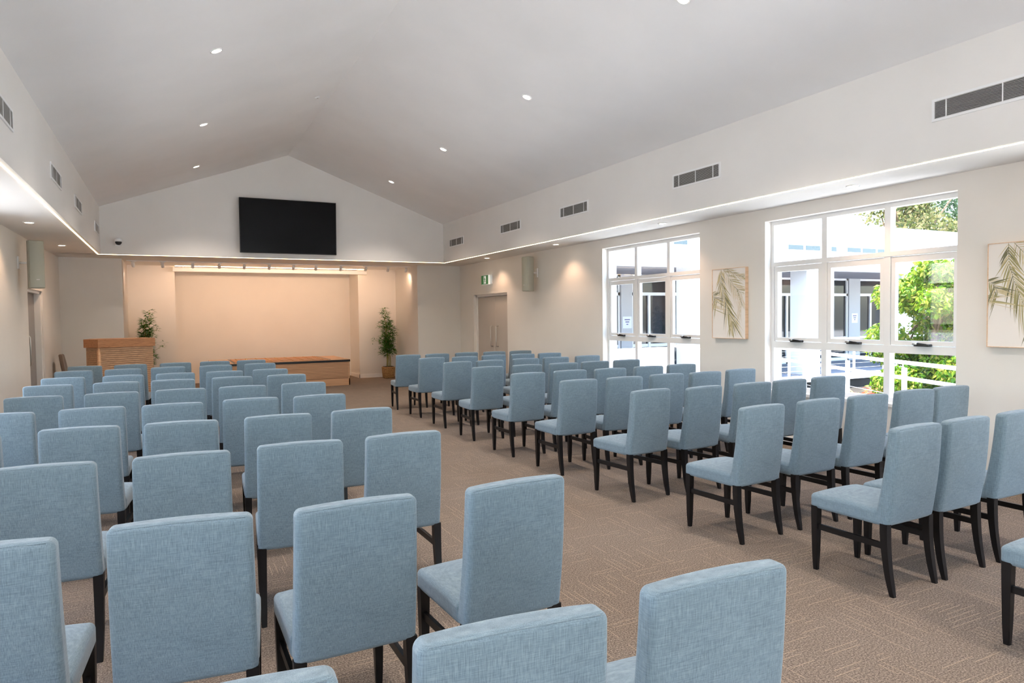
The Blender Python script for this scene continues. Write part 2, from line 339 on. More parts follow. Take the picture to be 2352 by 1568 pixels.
for a, b in zip(gx, gx[1:]): boxes('pane', [(a + 0.06, b - 0.03, YR - 0.165, YR - 0.155, 0.02, 2.39)], 'glass', parent=gl)
# ------------------------------------------------------------------ doors
def pull(bm, x, y, s, mi=0):
    for yy in (y,): tube(bm, [(x, yy, 0.92), (x - s * 0.05, yy, 0.92), (x - s * 0.06, yy, 0.94), (x - s * 0.06, yy, 1.38), (x - s * 0.05, yy, 1.40), (x, yy, 1.40)], 0.011, 8, mi)
d = boxes('door_1', [(XR + 0.10, XR + 0.145, DR[0] + 0.02, DR[1] - 0.02, 0.01, 2.10)], 'door', kind='structure')
boxes('door_frame', [(XR + 0.06, XR + 0.16, DR[1] - 0.05, DR[1] + 0.0, 0, 2.165), (XR + 0.06, XR + 0.16, DR[0], DR[0] + 0.05, 0, 2.165), (XR + 0.06, XR + 0.16, DR[0], DR[1], 2.11, 2.165)], 'trim', parent=d)
for yy in (14.66, 14.36):
    bm = B(); pull(bm, XR + 0.10, yy, 1); obj('door_handle', bm, 'steel', parent=d)
boxes('meeting_stile', [(XR + 0.094, XR + 0.101, 14.504, 14.511, 0.01, 2.10)], 'door', parent=d)
d = boxes('door_2', [(XL - 0.16, XL - 0.12, DL[0] + 0.02, DL[1] - 0.04, 0.01, 2.12)], 'door2', kind='structure')
boxes('door_frame', [(XL - 0.17, XL - 0.03, DL[1] - 0.06, DL[1], 0, 2.165), (XL - 0.17, XL - 0.03, DL[0], DL[0] + 0.06, 0, 2.165), (XL - 0.17, XL - 0.03, DL[0], DL[1], 2.12, 2.165)], 'trim', parent=d)
boxes('meeting_stile', [(XL - 0.121, XL - 0.112, 13.6, 13.63, 0.01, 2.12)], 'black', parent=d)
bm = B(); pull(bm, XL - 0.12, 13.42, -1); obj('door_handle', bm, 'steel', parent=d)
# ------------------------------------------------------------------ LED strips in the soffit edge
for (nm, bx, lb) in (('left', (XBL - 0.055, XBL - 0.040, YR, YB + 0.03, ZS - 0.006, ZS + 0.001), 'warm light strip running along the left soffit edge to the stage corner'),
                     ('right', (XBR + 0.040, XBR + 0.055, YR, YB + 0.03, ZS - 0.006, ZS + 0.001), 'light strip running above the windows along the right soffit edge'),
                     ('back', (XBL - 0.055, XBR + 0.055, YB + 0.03, YB + 0.04, ZS - 0.006, ZS + 0.001), 'warm light strip across the stage bulkhead under the wall television')):
    boxes('light_strip', [bx], 'strip', label=lb, cat='light strip', group='recessed strips around the soffit edge')
# ------------------------------------------------------------------ downlights
def downlight(loc, rot, label, group, power, col, size, tgt=None):
    e = empty('downlight', label, 'downlight', loc, group=group); e.rotation_euler = rot
    bm = B(); lathe(bm, [(0.052, -0.001), (0.052, -0.008), (0.066, -0.010), (0.070, -0.004), (0.070, 0.001)], 28); obj('trim_ring', bm, 'white', parent=e)
    bm = B(); lathe(bm, [(0.0515, -0.005), (0.03, -0.0055)], 24); obj('lens', bm, 'lamp', parent=e)
    spot(e, 'downlight_beam', (0, 0, -0.03), tgt or (0, 0, -1), power, size, 0.6, col, 0.05); return e
sl_ = math.atan2(ZG - ZE, XG - XBL); srr = math.atan2(ZG - ZE, XBR - XG)
ORD = ['first', 'second', 'third', 'fourth', 'fifth', 'sixth', 'seventh', 'eighth', 'ninth', 'tenth']
for i, y in enumerate((14.01, 10.97, 7.93, 4.90, 1.86, -1.2)):
    x = 0.525; z = ZE + (x - XBL) * sx
    if y > 1 or True:
        if y != 99: downlight((x, y, z), (0, -sl_, 0), '%s white downlight from the stage end in the left ceiling slope' % ORD[i], 'downlights in the left ceiling slope', P_GABLE, SOFTW, 110, (math.tan(-sl_) * 1, 0, -1))
    x = 4.26; z = ZE + (XBR - x) * (ZG - ZE) / (XBR - XG)
    downlight((x, y, z), (0, srr, 0), '%s white downlight from the stage end in the right ceiling slope' % ORD[i], 'downlights in the right ceiling slope', P_GABLE, SOFTW, 110, (math.tan(srr), 0, -1))
for i, y in enumerate((13.90, 10.86, 7.82, 4.76, 1.7)):
    downlight((6.40, y, ZS), (0, 0, 0), '%s small downlight from the stage end in the right soffit' % ORD[i], 'downlights in the right soffit', P_SOFFIT, WARM, 118)
    downlight((-1.61, y, ZS), (0, 0, 0), '%s small downlight from the stage end in the left soffit' % ORD[i], 'downlights in the left soffit', P_SOFFIT, WARM, 118)
x = 2.16; z = ZE + (x - XBL) * sx
e = empty('smoke_detector', 'small flat white detector on the ceiling just left of the ridge', 'smoke detector', (x, 10.95, z)); e.rotation_euler = (0, -sl_, 0)
bm = B(); lathe(bm, [(0.04, 0.001), (0.04, -0.012), (0.03, -0.02)], 24); obj('detector_body', bm, 'white', parent=e)
bm = B(); lathe(bm, [(0.012, -0.018), (0.008, -0.026)], 12); obj('sensor', bm, 'grille', parent=e)
# ------------------------------------------------------------------ air grilles in the bulkheads
def vent(side, y0, y1, label):
    s = 1 if side == 'R' else -1; X0 = XBR if s > 0 else XBL; z0, z1 = 3.262, 3.452
    g = empty('air_vent', label, 'air vent', (X0, (y0 + y1) / 2, z0), group='air grilles in the %s bulkhead' % ('right' if s > 0 else 'left'))
    h = (y1 - y0) / 2; f = 0.022; H = z1 - z0
    X = lambda a, b: (-s * a, -s * b) if s < 0 else (-b, -a)
    a, b = X(0.0, 0.012)
    boxes('frame', [(a, b, -h, h, 0, f), (a, b, -h, h, H - f, H), (a, b, -h, -h + f, f, H - f), (a, b, h - f, h, f, H - f)], 'white', parent=g)
    a, b = X(0.0, 0.003); boxes('duct_opening', [(a, b, -h + f, h - f, f, H - f)], 'gdark', parent=g)
    bm = B(); n = 13
    for k in range(n):
        zz = f + (H - 2 * f) * (k + 0.5) / n; a, b = X(0.003, 0.011); box(bm, a, b, -h + f, h - f, zz - 0.0018, zz + 0.0018)
    obj('louvres', bm, 'grille', parent=g)
    a, b = X(0.003, 0.0125)
    for q in (-h + 0.12, 0, h - 0.12): boxes('mullion', [(a, b, q - 0.004, q + 0.004, f, H - f)], 'white', parent=g)
for y0, y1, lb in ((14.19, 15.04, 'air grille in the right bulkhead nearest the stage'), (11.41, 12.28, 'second air grille from the stage in the right bulkhead'), (9.10, 9.96, 'third air grille from the stage, right bulkhead above the first window'),
                   (6.21, 7.07, 'air grille in the right bulkhead above the palm picture between the windows'), (2.55, 3.67, 'large air grille in the right bulkhead at the picture edge')): vent('R', y0, y1, lb)
for y0, y1, lb in ((14.40, 15.18, 'air grille in the left bulkhead nearest the stage'), (11.52, 12.36, 'second air grille from the stage in the left bulkhead'), (9.30, 10.14, 'third air grille from the stage in the left bulkhead'), (6.4, 7.2, 'air grille in the left bulkhead cut by the picture edge')): vent('L', y0, y1, lb)
# ------------------------------------------------------------------ television, camera, exit sign, speakers, paintings
tv = empty('television', 'large black wall television on the gable wall above the stage', 'television', (2.37, YB - 0.03, 3.04))
tilt = Matrix.Rotation(math.radians(3.0), 4, 'X')
bm = B(); rbox(bm, 2.01, 0.05, 1.15, 0.006, (0, -0.06, 0.577), 1, 1, lambda p: tilt @ p); obj('cabinet', bm, 'black', parent=tv)
bm = B(); box(bm, -0.99, 0.99, -0.0875, -0.084, 0.018, 1.138, mx=tilt); obj('screen', bm, 'screen', parent=tv)
bm = B(); box(bm, -0.3, 0.3, -0.05, 0.0295, 0.35, 0.8); obj('wall_bracket', bm, 'black', parent=tv)
sc = empty('security_camera', 'small white wall camera with black ball lens left of the television', 'camera', (-0.86, YB, 3.17))
bm = B(); rbox(bm, 0.12, 0.03, 0.13, 0.01, (0, -0.015, 0), 1, 2); tube(bm, [(0, -0.02, 0.03), (0, -0.10, 0.045)], 0.02, 10); obj('mount', bm, 'white', parent=sc)
bm = B(); bmesh.ops.create_uvsphere(bm, u_segments=20, v_segments=12, radius=0.058, matrix=Matrix.Translation((0.015, -0.12, -0.0)))
for f in bm.faces: f.smooth = True
obj('lens_ball', bm, 'black', parent=sc)
bm = B(); lathe(bm, [(0.066, 0.0), (0.062, 0.045), (0.03, 0.066)], 20, c=(0.015, -0.12, 0.008)); obj('cover', bm, 'white', parent=sc)
ex = empty('exit_sign', 'green and white running man exit sign above the right door', 'sign', (XR, 14.62, 2.39))
boxes('mounting_plate', [(-0.02, 0.001, -0.20, 0.17, 0.0, 0.22)], 'white', parent=ex)
boxes('bracket', [(-0.06, -0.02, -0.04, 0.04, 0.08, 0.14)], 'white', parent=ex)
bm = B(); rbox(bm, 0.055, 0.40, 0.22, 0.008, (-0.085, 0, 0.10), 1, 1); obj('lamp_housing', bm, 'signw', parent=ex)
boxes('sign_face', [(-0.1145, -0.112, -0.193, 0.193, -0.005, 0.205)], 'green', parent=ex)
bm = B(); box(bm, -0.1155, -0.1145, -0.075, 0.055, 0.012, 0.188)      # white doorway with a running figure
obj('pictogram_doorway', bm, 'signw', parent=ex)
bm = B(); xx = (-0.1168, -0.1155)
def limb(a, b, w):
    a, b = Vector((0, *a)), Vector((0, *b)); d = (b - a).normalized(); nn = Vector((0, -d.z, d.y)) * w / 2
    q = [a + nn, b + nn, b - nn, a - nn]; v = [bm.verts.new((xx[0], p.y, p.z)) for p in q]; u = [bm.verts.new((xx[1], p.y, p.z)) for p in q]
    bm.faces.new(v); bm.faces.new(u[::-1])
    for i in range(4): bm.faces.new((v[i], u[i], u[(i + 1) % 4], v[(i + 1) % 4]))
limb((0.012, 0.142), (-0.012, 0.085), 0.034); limb((-0.012, 0.09), (0.03, 0.055), 0.018); limb((0.03, 0.055), (0.02, 0.022), 0.014); limb((-0.012, 0.09), (-0.03, 0.055), 0.018); limb((-0.03, 0.055), (-0.062, 0.048), 0.014)
limb((0.01, 0.135), (-0.03, 0.122), 0.012); limb((-0.03, 0.122), (-0.04, 0.10), 0.011); limb((0.01, 0.135), (0.04, 0.11), 0.012); limb((0.01, 0.152), (0.026, 0.168), 0.022)
obj('pictogram_figure', bm, 'green', parent=ex)
def speaker(x, y, ang, wall_x, label):
    e = empty('wall_speaker', label, 'speaker', (x, y, 2.13), ang, 'column speakers on the side walls')
    bm = B(); rbox(bm, 0.20, 0.17, 0.70, 0.012, (0, 0.0, 0.35), 2, 2, lambda p: Vector((p.x * (1 - 0.25 * max(0, p.y) / 0.085), p.y, p.z))); obj('cabinet', bm, 'spk', parent=e)
    bm = B(); rbox(bm, 0.188, 0.03, 0.685, 0.008, (0, -0.082, 0.35), 4, 2, lambda p: Vector((p.x, p.y - 0.028 * (1 - (p.x / 0.094) ** 2), p.z))); obj('grille', bm, 'grille_beige', parent=e)
    boxes('badge', [(-0.02, 0.02, -0.127, -0.118, 0.12, 0.132)], 'steel', parent=e)
    inv = Matrix.Rotation(-ang, 3, 'Z'); w = inv @ Vector((wall_x - x, 0.06, 0)); w.z = 0.38
    bm = B(); tube(bm, [(0, 0.05, 0.38), (w.x * 0.5, 0.06 + w.y * 0.5, 0.38), w], 0.018, 8); obj('wall_bracket', bm, 'white', parent=e)
    m3 = inv.to_4x4(); bm = B(); s = 1 if wall_x > x else -1
    box(bm, min(0, -s * 0.02), max(0, -s * 0.02), -0.05, 0.05, -0.09, 0.09, mx=Matrix.Translation(w) @ m3); obj('wall_plate', bm, 'white', parent=e)
M['grille_beige'] = mat('speaker_mesh', (0.40, 0.40, 0.33), 0.7)
speaker(-1.755, 12.2, math.radians(22), XL, 'tall beige column speaker on the left wall above the grey door')
speaker(6.55, 12.22, math.radians(-77), XR, 'tall beige column speaker on the right wall near the exit sign')
PC = [mat('print_olive', (0.36, 0.32, 0.15), 0.8), mat('print_dark_olive', (0.19, 0.18, 0.10), 0.8), mat('print_straw', (0.58, 0.49, 0.29), 0.8), mat('print_sand', (0.68, 0.58, 0.45), 0.8)]
def painting(ynear, yfar, label, seed):
    rnd = random.Random(seed); W_, H_ = yfar - ynear, 0.945
    e = empty('palm_picture', label, 'picture', (XR, (ynear + yfar) / 2, 1.29), group='framed palm frond pictures on the right wall')
    h = W_ / 2; t = 0.006
    boxes('frame', [(-0.052, -0.001, -h, -h + t, 0, H_), (-0.052, -0.001, h - t, h, 0, H_), (-0.052, -0.001, -h + t, h - t, 0, t), (-0.052, -0.001, -h + t, h - t, H_ - t, H_)], 'frame', parent=e)
    boxes('canvas', [(-0.046, -0.002, -h + t, h - t, t, H_ - t)], 'canvas', parent=e)
    bm = B(); cnt = [0]
    # u: 0 = left in the picture (far side), 1 = right; v: 0 = bottom
    def P(u, v, k): return Vector((-0.0462 - 0.00004 * k, h - t - u * (W_ - 2 * t), t + v * (H_ - 2 * t)))
    def leaf(u, v, ang, ln, w, bend, mi):
        k = cnt[0] % 40; cnt[0] += 1; L_, R_ = [], []
        n = 7; a = ang; cu, cv = u, v
        for i in range(n + 1):
            f = i / n; ww = 0.68 * w * math.sin(math.pi * min(1, f * 0.85 + 0.12)) ** 0.8 * (1 - f ** 3)
            du, dv = math.cos(a), math.sin(a); nu, nv = -dv, du
            for lst, sg in ((L_, 1), (R_, -1)):
                uu = min(1, max(0, cu + sg * nu * ww)); vv = min(1, max(0, cv + sg * nv * ww * W_ / H_)); lst.append(bm.verts.new(P(uu, vv, k)))
            cu += du * ln / n; cv += dv * ln / n * W_ / H_; a += bend / n
            if not (-0.02 < cu < 1.02 and -0.02 < cv < 1.02): break
        for i in range(len(L_) - 1):
            q = bm.faces.new((L_[i], L_[i + 1], R_[i + 1], R_[i])); q.material_index = mi
    def frond(pts, n, ln, w, mis, spread, side=(1, -1)):
        for i in range(n):
            f = (i + 0.5) / n; j = f * (len(pts) - 1); a = int(j); fr = j - a
            p = [pts[a][k] * (1 - fr) + pts[a + 1][k] * fr for k in (0, 1)]
            d = math.atan2((pts[a + 1][1] - pts[a][1]) * H_ / W_, pts[a + 1][0] - pts[a][0])
            for s in side:
                l = ln * (0.38 + 0.62 * f) * rnd.uniform(0.75, 1.15)
                leaf(p[0], p[1], d + s * (spread - 0.35 * f) * rnd.uniform(0.85, 1.15), l, w * rnd.uniform(0.6, 1.3), -s * rnd.uniform(0.0, 0.35), rnd.choice(mis))
        for a, b in zip(pts, pts[1:]):
            dd = math.atan2((b[1] - a[1]) * H_ / W_, b[0] - a[0]); leaf(a[0], a[1], dd, math.hypot(b[0] - a[0], (b[1] - a[1]) * H_ / W_) * 1.05, 0.007, 0, 1)
    frond([(0.55, 0.80), (0.74, 0.70), (0.86, 0.58), (0.9, 0.45)], 18, 0.75, 0.010, [2, 3, 3, 3], 0.8, (-1,))
    frond([(0.45, 1.0), (0.7, 0.9), (1.0, 0.86)], 14, 0.45, 0.009, [2, 0, 3], 0.6)
    frond([(0.34, 1.0), (0.52, 0.86), (0.68, 0.74), (0.9, 0.62)], 22, 0.62, 0.012, [0, 2, 3, 3], 0.85)
    frond([(-0.05, 0.66), (0.08, 0.60), (0.14, 0.52)], 14, 0.42, 0.012, [0, 1, 2], 1.1)
    frond([(-0.05, 0.5), (0.02, 0.42)], 8, 0.7, 0.012, [2, 3, 0], 1.2)
    frond([(0.27, 1.0), (0.28, 0.8), (0.36, 0.62), (0.46, 0.44), (0.60, 0.24)], 30, 0.72, 0.015, [0, 1, 2, 2, 0], 0.66)
    for k in range(7): leaf(0.58 + 0.01 * k, 0.24, -1.95 + k * 0.16, rnd.uniform(0.34, 0.5), 0.016, 0.1, rnd.choice([0, 2, 1]))
    obj('palm_print', bm, PC, parent=e)
painting(6.556, 7.17, 'framed palm frond picture on the wall between the two windows', 3)
painting(3.00, 3.62, 'framed palm frond picture cut by the right picture edge', 8)
# ------------------------------------------------------------------ stage: screen housing, track lights, platform, lectern
sh = empty('screen_housing', 'long white projection screen housing hung under the stage ceiling', 'screen housing', (2.43, 18.1, 2.79))
bm = B(); rbox(bm, 4.66, 0.14, 0.105, 0.008, (0, 0, 0.0525), 1, 1); obj('casing', bm, 'white', parent=sh)
for k in (-2.1, 0.0, 2.1): boxes('hanger', [(k - 0.01, k + 0.01, -0.01, 0.01, 0.10, 0.152)], 'white', parent=sh)
boxes('light_strip', [(0.15, 4.72, 18.19, 18.205, 2.925, 2.942)], 'striph', label='bright light strip glowing above the white projection screen housing', cat='light strip')
boxes('lighting_track', [(-0.80, 5.58, 16.835, 16.87, 2.925, 2.942)], 'white', label='long white ceiling track carrying the stage spotlights', cat='lighting track')
HX = [-0.67, -0.10, 0.50, 1.05, 1.58, 2.13, 2.68, 3.20, 3.80, 4.42, 4.99, 5.46]
for i, x in enumerate(HX):
    e = empty('track_spotlight', '%s white spotlight from the left on the stage ceiling track' % (ORD + ['eleventh', 'twelfth'])[i], 'spotlight', (x, 16.8525, 2.925), group='spotlights on the stage track')
    bm = B(); box(bm, -0.06, 0.06, -0.016, 0.016, -0.014, 0); tube(bm, [(0, 0, -0.01), (0, 0, -0.05)], 0.007, 8); obj('adapter', bm, 'white', parent=e)
    if i < 10 : T = Vector((min(4.3, max(0.6, x)) - x, 2.4, -1.35 - 0.25 * (i % 3)))
    else: T = Vector((0.05, 1.35, -1.1)) if i == 10 else Vector((0.1, 1.0, -1.2))
    if i < 2: T = Vector((0.15, 1.4, -1.2))
    R_ = T.to_track_quat('-Z', 'Y').to_matrix().to_4x4(); m_ = Matrix.Translation((0, 0, -0.075)) @ R_
    bm = B(); lathe(bm, [(0.028, 0.055), (0.034, 0.05), (0.034, -0.055), (0.030, -0.06)], 18, mx=m_); obj('lamp_head', bm, 'white', parent=e)
    bm = B(); lathe(bm, [(0.027, -0.0605), (0.01, -0.061)], 16, mx=m_); obj('lens', bm, 'lamp', parent=e)
    spot(e, 'track_beam', Vector((0, 0, -0.075)) + T.normalized() * 0.075, T, P_TRACK * (0.55 if i in (0, 1, 10, 11) else 1.0), 128, 0.7, WARM, 0.03)
pf = empty('stage_platform', 'long low oak platform with black edge and brass rollers on stage', 'platform', (2.375, 17.5, 0))
x0, x1, y0, y1 = -1.54, 1.54, -0.93, 0.93
boxes('body', [(x0 + 0.03, x1 - 0.03, y0 + 0.03, y1, 0, 0.555)], 'oak_l', parent=pf)
boxes('plinth', [(x0 + 0.01, x1 - 0.01, y0 + 0.01, y0 + 0.035, 0, 0.17), (x1 - 0.035, x1 - 0.01, y0 + 0.01, y1, 0, 0.17)], 'oak_l', parent=pf)
bm = B()
for k in range(11):
    z = 0.185 + k * 0.0355; box(bm, x0 + 0.02, x1 - 0.05, y0 + 0.012, y0 + 0.032, z, z + 0.0280); box(bm, x1 - 0.032, x1 - 0.012, y0 + 0.05, y1, z, z + 0.0280)
obj('slats', bm, 'oak_l', parent=pf)
boxes('slat_backing', [(x0 + 0.02, x1 - 0.05, y0 + 0.026, y0 + 0.031, 0.17, 0.575)], 'groove', parent=pf)
boxes('corner_post', [(x1 - 0.05, x1 - 0.011, y0 + 0.011, y0 + 0.05, 0.17, 0.575)], 'oak_l', parent=pf)
boxes('edge_band', [(x0, x1, y0, y0 + 0.02, 0.575, 0.622), (x0, x1, y1 - 0.02, y1, 0.575, 0.622), (x0, x0 + 0.02, y0, y1, 0.575, 0.622), (x1 - 0.02, x1, y0, y1, 0.575, 0.622)], 'black', parent=pf)
boxes('top', [(x0 + 0.001, x1 - 0.001, y0 + 0.001, y1 - 0.001, 0.59, 0.628)], 'oak_l', parent=pf)
boxes('inlay_strip', [(-1.10, -1.06, y0 + 0.12, y1 - 0.06, 0.628, 0.634), (1.06, 1.10, y0 + 0.12, y1 - 0.06, 0.628, 0.634)], 'black', parent=pf)
for k in range(9):
    xa = -1.05 + k * 0.2335; pl = boxes('roller_board', [(xa, xa + 0.222, y0 + 0.12, y1 - 0.06, 0.6275, 0.637)], 'oak', parent=pf)
    bm = B()
    for j in range(7): lathe(bm, [(0.016, 0.0), (0.018, 0.008), (0.008, 0.014)], 12, c=(xa + 0.111, y0 + 0.25 + j * 0.225, 0.637))
    obj('rollers', bm, 'brass', parent=pl)
lc = empty('lectern', 'wide oak lectern with slatted front and plain top band left of the stage', 'lectern', (-0.80, 14.4, 0))
FP = [(-1.14, 14.0), (-0.25, 14.30), (-0.45, 14.86), (-1.30, 14.72), (-1.385, 14.28)]
FP = [(a + 0.80, b - 14.4) for a, b in FP]; cx = sum(p[0] for p in FP) / 5; cy = sum(p[1] for p in FP) / 5
def prism(bm, pts, z0, z1, k=1.0, mi=0):
    q = [(cx + (a - cx) * k, cy + (b - cy) * k) for a, b in pts]
    lo = [bm.verts.new((a, b, z0)) for a, b in q]; hi = [bm.verts.new((a, b, z1)) for a, b in q]
    bm.faces.new(lo[::-1]); bm.faces.new(hi)
    for i in range(len(q)): bm.faces.new((lo[i], lo[(i + 1) % len(q)], hi[(i + 1) % len(q)], hi[i]))
bm = B(); prism(bm, FP, 0.0, 1.17, 0.84); obj('body', bm, 'oak_l', parent=lc)
bm = B(); prism(bm, FP, 1.16, 1.31, 1.0); obj('top_band', bm, 'oak', parent=lc)
for (a, b) in ((0, 1), (4, 0)):
    bm = B(); p, q = Vector((*FP[a], 0)), Vector((*FP[b], 0)); d = (q - p).normalized(); nn = Vector((d.y, -d.x, 0)); ln = (q - p).length
    mx = Matrix.Translation(p - nn * 0.040) @ Matrix((d, -nn, Vector((0, 0, 1)))).transposed().to_4x4()
    for k in range(31): z = 0.05 + k * 0.0358; box(bm, 0.035, ln - 0.03, -0.022, 0.03, z, z + 0.0285, mx=mx)
    obj('slats', bm, 'oak_l', parent=lc)
    bm = B(); box(bm, 0.034, ln - 0.031, -0.008, 0.025, 0.03, 1.16, mx=mx); obj('slat_backing', bm, 'groove', parent=lc)
bm = B(); p, q = Vector((*FP[0], 0)), Vector((*FP[1], 0)); tube(bm, [(FP[0][0] + 0.01, FP[0][1] + 0.045, 0.0), (FP[0][0] + 0.01, FP[0][1] + 0.045, 1.16)], 0.036, 4); obj('corner_post', bm, 'oak_l', parent=lc)
# taupe chair by the left wall behind the lectern
tc = empty('side_chair', 'taupe fabric chair with rounded back against the left wall behind lectern', 'chair', (-1.55, 15.3, 0), math.radians(-90))
bm = B()
def bk(p):
    f = (p.z - 0.45) / 0.55; w = 1 - 0.35 * max(0, f - 0.55) ** 2 / 0.2; return Vector((p.x * w, p.y - 0.09 * f - 0.02 * math.cos(p.x * 7), p.z))
rbox(bm, 0.44, 0.06, 0.58, 0.028, (0, -0.20, 0.73), 6, 3, bk); obj('backrest', bm, 'taupe', parent=tc)
bm = B(); rbox(bm, 0.47, 0.46, 0.09, 0.03, (0, 0.02, 0.44), 4, 3); obj('seat', bm, 'taupe', parent=tc)
for sx_, sy_ in ((-1, -1), (1, -1), (-1, 1), (1, 1)):
    bm = B(); tube(bm, [(0.17 * sx_, 0.17 * sy_, 0.41), (0.2 * sx_, 0.21 * sy_, 0.0)], [0.018, 0.012], 8); obj('leg', bm, 'leg', parent=tc)
# ------------------------------------------------------------------ bamboo plants in wicker baskets
def bamboo(loc, label, seed, sg=1):
    rnd = random.Random(seed)
    e = empty('potted_bamboo', label, 'plant', loc, group='bamboo plants flanking the stage')
    bm = B(); s = 0.15
    def bf(p): k = 0.86 + 0.14 * p.z / 0.3; return Vector((p.x * k, p.y * k, p.z))
    rbox(bm, 2 * s, 2 * s, 0.31, 0.03, (0, 0, 0.155), 3, 3, bf); obj('basket', bm, 'wicker', parent=e)
    bm = B(); box(bm, -0.12, 0.12, -0.12, 0.12, 0.30, 0.318); obj('soil', bm, 'soil', parent=e)
    stems = []
    for k in range(7):
        a = rnd.uniform(0, 6.28); r = rnd.uniform(0.01, 0.06); hgt = (1.86, 1.72, 1.5, 1.35, 1.2, 1.62, 1.0)[k]
        o = rnd.uniform(0.02, 0.22) * (1 - hgt / 2.4); a2 = rnd.uniform(0, 6.28)
        pts = [(r * math.cos(a) + o * f * f * math.cos(a2) + 0.01 * math.sin(9 * f), r * math.sin(a) + o * f * f * math.sin(a2), 0.31 + (hgt - 0.31) * f) for f in [i / 8 for i in range(9)]]
        stems.append(pts)
    for pts in stems:
        bm = B(); tube(bm, pts, [0.010 - 0.0008 * i for i in range(9)], 6); obj('stem', bm, 'cane', parent=e)
    bm = B()
    def lf(p, d, ln, w):
        d = d.normalized(); sd = d.cross(Vector((0, 0, 1))); sd = sd.normalized() if sd.length > 0.1 else Vector((1, 0, 0)); dn = Vector((0, 0, -1))
        tip = p + d * ln
        if sg * tip.x > 0.34 or abs(tip.y) > 0.38 or (sg < 0 and tip.x < -0.33): return
        q = [p, p + d * ln * 0.4 + sd * w, p + d * ln + dn * ln * 0.15, p + d * ln * 0.4 - sd * w]; m = p + d * ln * 0.45 - dn * w * 0.3
        v = [bm.verts.new(x) for x in q] + [bm.verts.new(m)]
        for i in range(4): bm.faces.new((v[i], v[(i + 1) % 4], v[4]))
    for si, pts in enumerate(stems):
        top = pts[-1][2]
        for c in range(56):
            f = rnd.uniform(0.32, 1.0); j = f * 8; a = min(7, int(j)); fr = j - a; p = Vector([pts[a][k] * (1 - fr) + pts[a + 1][k] * fr for k in range(3)])
            th = rnd.uniform(0, 6.28); rad = rnd.uniform(0.01, 0.19) * (1.3 - 0.85 * f); q = p + Vector((math.cos(th) * rad, math.sin(th) * rad, rnd.uniform(-0.02, 0.06)))
            for l in range(rnd.randint(5, 7)):
                t2 = th + rnd.uniform(-1.3, 1.3); lf(q, Vector((math.cos(t2), math.sin(t2), rnd.uniform(-0.4, 0.9))), rnd.uniform(0.08, 0.15), rnd.uniform(0.008, 0.013))
    for (bx, bz) in ((-0.34, 1.05), (-0.25, 1.45), (0.2, 1.2), (-0.2, 0.75)):
        for l in range(16):
            t2 = rnd.uniform(0, 6.28); q = Vector((sg * bx + rnd.gauss(0, 0.035), rnd.gauss(0, 0.05), bz + rnd.gauss(0, 0.05)))
            lf(q, Vector((math.cos(t2), math.sin(t2), rnd.uniform(-0.4, 0.6))), rnd.uniform(0.07, 0.13), 0.010)
    obj('foliage', bm, 'bamboo', parent=e)
    bm = B()
    for (bx, bz) in ((-0.34, 1.05), (-0.25, 1.45), (0.2, 1.2), (-0.2, 0.75)): tube(bm, [(0, 0, bz - 0.3), (sg * bx * 0.5, 0, bz - 0.12), (sg * bx, 0, bz)], 0.003, 4)
    obj('twigs', bm, 'cane', parent=e)
bamboo((5.24, 17.84, 0), 'tall potted bamboo in a wicker basket right of the stage', 11)
bamboo((-0.50, 17.75, 0), 'tall potted bamboo standing behind the oak lectern left of stage', 23, -1)
